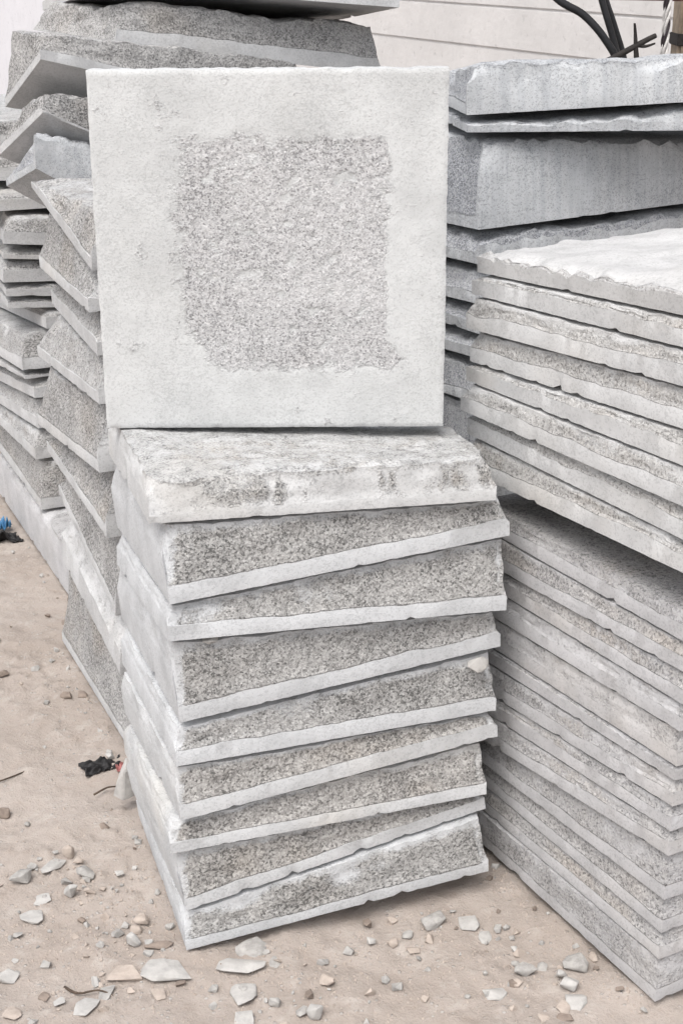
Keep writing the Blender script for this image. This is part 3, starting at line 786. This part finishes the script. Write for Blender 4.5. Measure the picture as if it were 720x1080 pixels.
# ------------------------------------------------------------------ litter
def crumple(name, loc, sx, sy, amp, mat, seed, label, cat, rz=0.):
    n = 26; vs = []
    for j in range(n + 1):
        for i in range(n + 1):
            u, v = i / n - .5, j / n - .5
            r = 1 + .5 * fbm(math.atan2(v, u) * 1.3, seed, 0, 3)
            vs.append((u * sx * r, v * sy * r, amp * abs(fbm(u * 3.4 + seed, v * 3.4, 1, 2)) * 2.4 + .0015 * fbm(u * 22, v * 22, seed)))
    fs = [(j * (n + 1) + i, j * (n + 1) + i + 1, (j + 1) * (n + 1) + i + 1, (j + 1) * (n + 1) + i) for j in range(n) for i in range(n)]
    o = mesh_obj(name, vs, fs, mat)
    m = o.modifiers.new('thickness', 'SOLIDIFY'); m.thickness = .0015
    o.location = loc; o.rotation_euler = (0, 0, rz)
    tag(o, label, cat)
crumple('plastic_scrap', (-.468, 2.575, gz(-.468, 2.575) + .003), .075, .040, .013, M['char'], 3.3, 'crumpled black plastic scrap on the sand beside the front stack', 'scrap', .5)
crumple('plastic_scrap', (-.432, 2.56, gz(-.432, 2.56) + .004), .014, .022, .014, M['redscrap'], 8.3, 'small pinkish red plastic scrap beside the black one', 'scrap', .2)
crumple('plastic_scrap', (-.935, 3.845, gz(-.935, 3.845) + .012), .045, .04, .03, M['bluescrap'], 5.3, 'bright blue plastic scrap at the left picture edge by the base slab', 'scrap', .2)
crumple('plastic_scrap', (-.925, 3.79, gz(-.925, 3.79) + .002), .10, .05, .03, M['char'], 6.3, 'black plastic scrap just below the blue scrap', 'scrap', .2)

def tube(pts, rad, seg=10, sub=8):
    P = [Vector(p) for p in pts]
    path = []
    for i in range(len(P) - 1):
        p0, p1, p2, p3 = P[max(i - 1, 0)], P[i], P[i + 1], P[min(i + 2, len(P) - 1)]
        for k in range(sub):
            t = k / sub
            path.append(.5 * ((2 * p1) + (p2 - p0) * t + (2 * p0 - 5 * p1 + 4 * p2 - p3) * t * t + (3 * p1 - p0 - 3 * p2 + p3) * t ** 3))
    path.append(P[-1])
    vs, fs = [], []
    for i, p in enumerate(path):
        d = (path[min(i + 1, len(path) - 1)] - path[max(i - 1, 0)]).normalized()
        a = d.orthogonal().normalized() if i == 0 else (a - d * a.dot(d)).normalized()
        b = d.cross(a)
        r = rad(i / (len(path) - 1)) if callable(rad) else rad
        for k in range(seg):
            th = 2 * math.pi * k / seg
            vs.append(tuple(p + (a * math.cos(th) + b * math.sin(th)) * r))
    for i in range(len(path) - 1):
        for k in range(seg):
            k2 = (k + 1) % seg
            fs.append((i * seg + k, i * seg + k2, (i + 1) * seg + k2, (i + 1) * seg + k))
    fs.append(tuple(range(seg - 1, -1, -1))); fs.append(tuple((len(path) - 1) * seg + k for k in range(seg)))
    return vs, fs
def tube_obj(name, pts, rad, mat, parent=None, **kw):
    return mesh_obj(name, *tube(pts, rad, **kw), mat, parent)
for pts, lab in (([(-.700, 2.52, 0), (-.665, 2.515, .004), (-.640, 2.535, .003), (-.62, 2.56, 0)], 'thin dark twig near the left picture edge above the pebbles'),
                 ([(-.430, 1.915, .0), (-.405, 1.895, .004), (-.375, 1.900, .006), (-.352, 1.893, .002)], 'curved dry twig in front of the long pinkish shard'),
                 ([(-.470, 2.470, .0), (-.447, 2.486, .006), (-.430, 2.494, .004), (-.408, 2.512, .0)], 'dark twig on the sand just below the black plastic scrap')):
    g = gz(pts[1][0], pts[1][1])
    tag(tube_obj('twig', [(a, b, c + g + .002) for a, b, c in pts], lambda t: .0022 * (1 - .5 * t), M['leafdry'], seg=6, sub=4), lab, 'twig')

# ------------------------------------------------------------------ things behind
tag(tube_obj('hose', [(.40, 3.66, 1.75), (.42, 3.62, 1.50), (.48, 3.60, 1.391), (.552, 3.60, 1.346), (.605, 3.60, 1.292), (.640, 3.60, 1.229), (.66, 3.6, 1.1), (.66, 3.62, .6), (.66, 3.62, -.02)], .0088, M['rubber'], seg=14), 'black rubber hose bending in a wide arc behind the back right stack', 'hose', 'black hoses by the wall')
tag(tube_obj('hose', [(.545, 3.64, 1.62), (.565, 3.64, 1.50), (.594, 3.64, 1.39), (.628, 3.64, 1.295), (.658, 3.64, 1.20), (.68, 3.64, 1.05), (.695, 3.65, .8), (.70, 3.65, .4), (.70, 3.65, -.02)], .0078, M['rubber'], seg=14), 'black hose hanging nearly straight beside the arching one', 'hose', 'black hoses by the wall')
tag(tube_obj('hose', [(.56, 3.68, 1.62), (.580, 3.68, 1.50), (.606, 3.68, 1.40), (.640, 3.68, 1.315), (.670, 3.68, 1.23), (.70, 3.68, 1.08), (.72, 3.68, .8), (.73, 3.68, .4), (.73, 3.68, -.02)], .0062, M['rubber'], seg=14), 'thinner black hose lying against the right of the straight one', 'hose', 'black hoses by the wall')
stick = tube_obj('branch', [(.50, 3.53, 1.20), (.588, 3.55, 1.240), (.640, 3.56, 1.266), (.691, 3.57, 1.292), (.715, 3.575, 1.303)], lambda t: .0085 - .003 * t, M['bark'])
tag(stick, 'dark broken branch with a forked tip leaning across the hoses', 'branch')
tube_obj('twig', [(.673, 3.565, 1.250), (.669, 3.565, 1.280), (.666, 3.565, 1.308), (.662, 3.56, 1.330)], lambda t: .0065 - .004 * t, M['bark'], stick, seg=8, sub=4)
tube_obj('twig', [(.675, 3.567, 1.282), (.692, 3.565, 1.280), (.712, 3.56, 1.287)], lambda t: .005 - .003 * t, M['bark'], stick, seg=8, sub=4)

def rope(x, y, z0, z1, label, sway):
    root = empty('rope', (x, y, z0))
    for ph, mt, r in ((0, M['rope_white'], .0036), (2.1, M['rope_white'], .0036), (4.2, M['rope_dark'], .0034)):
        pts = []
        n = 150
        for i in range(n + 1):
            t = i / n; z = (z1 - z0) * t; a = ph + t * 95
            pts.append((math.cos(a) * .0046 + sway * math.sin(t * 3) * .05, math.sin(a) * .0046, z))
        tube_obj('strand', pts, r, mt, root, seg=8, sub=3)
    tag(root, label, 'rope', 'twisted ropes by the post')
rope(.776, 3.9, .6, 1.9, 'twisted white and dark rope hanging left of its twin by the post', .5)
rope(.812, 3.88, .6, 1.9, 'twisted white and dark rope hanging right beside the wooden post', -.2)

def bx(vs, fs, x0, x1, y0, y1, z0, z1):
    b = len(vs)
    vs += [(x0, y0, z0), (x1, y0, z0), (x1, y1, z0), (x0, y1, z0), (x0, y0, z1), (x1, y0, z1), (x1, y1, z1), (x0, y1, z1)]
    fs += [tuple(b + q for q in f) for f in ((0, 3, 2, 1), (4, 5, 6, 7), (0, 1, 5, 4), (1, 2, 6, 5), (2, 3, 7, 6), (3, 0, 4, 7))]
def box_obj(name, dims, mat, parent=None, bev=.004):
    bm = bmesh.new(); vs, fs = [], []
    bx(vs, fs, *dims)
    vv = [bm.verts.new(v) for v in vs]
    for f in fs: bm.faces.new([vv[i] for i in f])
    bmesh.ops.bevel(bm, geom=list(bm.edges), offset=bev, segments=2, affect='EDGES')
    me = bpy.data.meshes.new(name); bm.to_mesh(me); bm.free(); me.materials.append(mat)
    o = bpy.data.objects.new(name, me); C.objects.link(o)
    if parent: o.parent = parent
    return o
post = empty('wooden_post', (.872, 4.06, -.02))
box_obj('shaft', (0, .11, 0, .10, 0, 2.4), M['wood'], post, .008)
box_obj('metal_band', (-.004, .114, -.004, .104, 1.27, 1.30), M['bark'], post, .002)
tag(post, 'brown wooden post with a dark metal band at the upper right picture edge', 'post')
bar = box_obj('steel_bar', (-.27, .0, 0, .03, 0, .03), M['rust'], None, .003)
bar.location = (.868, 4.0, 1.362); bar.rotation_euler = (0, R(1), 0)
tag(bar, 'rusty red steel bar fixed level along the top picture edge above the hoses', 'bar')

# whitewashed block wall: courses laid one on another, end joints staggered
def block_wall(name, s0, s1, z1, mat, course, length, label):
    d = Vector((-math.sin(R(25)), math.cos(R(25)), 0)); nrm = Vector((math.cos(R(25)), math.sin(R(25)), 0))
    p0 = Vector((2.19, 4.0, 0))
    rr = random.Random(5); bm = bmesh.new(); z = -.042; row = 0
    while z < z1:
        s = s0 + (length * .5 if row % 2 else 0) - length
        while s < s1:
            a, b = max(s, s0), min(s + length, s1)
            if b - a > .02:
                j = rr.uniform(-.004, .004); g = .0035
                vs, fs = [], []
                bx(vs, fs, a + (.0012 if length < 2 else 0), b - (.0012 if length < 2 else 0), j, .2, z + g + rr.uniform(-.001, .001), z + course - g)
                vv = [bm.verts.new(v) for v in vs]
                fl = [bm.faces.new([vv[i] for i in f]) for f in fs]
                bmesh.ops.bevel(bm, geom=list({e for f in fl for e in f.edges}), offset=.004, segments=2, affect='EDGES')
            s += length
        z += course; row += 1
    vs, fs = [], []
    bx(vs, fs, s0 + .01, s1 - .01, .008, .19, -.04, z1 - .02)
    vv = [bm.verts.new(v) for v in vs]
    for f in fs: bm.faces.new([vv[i] for i in f])
    me = bpy.data.meshes.new(name); bm.to_mesh(me); bm.free(); me.materials.append(mat)
    o = bpy.data.objects.new(name, me); C.objects.link(o)
    o.matrix_world = Matrix(((d.x, nrm.x, 0, p0.x), (d.y, nrm.y, 0, p0.y), (0, 0, 1, 0), (0, 0, 0, 1)))
    tag(o, label, 'wall')
block_wall('block_wall', -2.5, 8.5, 2.6, M['wall'], .1815, 30., 'whitewashed block wall with level courses behind the right stacks')
def render_wall():
    d = Vector((-math.sin(R(25)), math.cos(R(25)), 0)); nrm = Vector((math.cos(R(25)), math.sin(R(25)), 0))
    p0 = Vector((2.19, 4.0, 0))
    o = box_obj('rendered_wall', (8.52, 40., -.03, .25, -.05, 3.4), M['render_white'], None, .01)
    o.matrix_world = Matrix(((d.x, nrm.x, 0, p0.x), (d.y, nrm.y, 0, p0.y), (0, 0, 1, 0), (0, 0, 0, 1)))
    tag(o, 'far plain white rendered wall beyond the left stacks', 'wall')
render_wall()

# ------------------------------------------------------------------ camera, light
cam = bpy.data.cameras.new('camera'); co = bpy.data.objects.new('camera', cam); C.objects.link(co)
cam.sensor_fit = 'VERTICAL'; cam.sensor_height = 36; cam.lens = 1580 / 1080 * 36
cam.clip_start = .05; cam.clip_end = 500
co.location = (0, 0, 1.5); co.rotation_euler = (R(90 - 20.8), 0, 0)
S.camera = co

EL, AZ = 60., 205.         # sun height; direction it comes from, degrees clockwise from +Y
w = bpy.data.worlds.new('World'); S.world = w; w.use_nodes = True
nt = w.node_tree; bg = nt.nodes['Background']
sky = nt.nodes.new('ShaderNodeTexSky'); sky.sky_type = 'NISHITA'; sky.sun_disc = False
sky.sun_elevation = R(EL); sky.sun_rotation = R(AZ); sky.dust_density = 5.; sky.air_density = 1.; sky.ozone_density = 1.
hs = nt.nodes.new('ShaderNodeHueSaturation'); hs.inputs['Saturation'].default_value = .34
nt.links.new(sky.outputs[0], hs.inputs['Color']); nt.links.new(hs.outputs[0], bg.inputs[0])
bg.inputs[1].default_value = .145
sl = bpy.data.lights.new('sun', 'SUN'); so = bpy.data.objects.new('sun', sl); C.objects.link(so)
sl.energy = .85; sl.angle = R(40); sl.color = (1, .985, .965)
v = Vector((math.sin(R(AZ)) * math.cos(R(EL)), math.cos(R(AZ)) * math.cos(R(EL)), math.sin(R(EL))))
so.rotation_euler = v.to_track_quat('Z', 'Y').to_euler()
S.view_settings.view_transform = 'Standard'; S.view_settings.look = 'None'
S.view_settings.exposure = .75; S.view_settings.gamma = 1
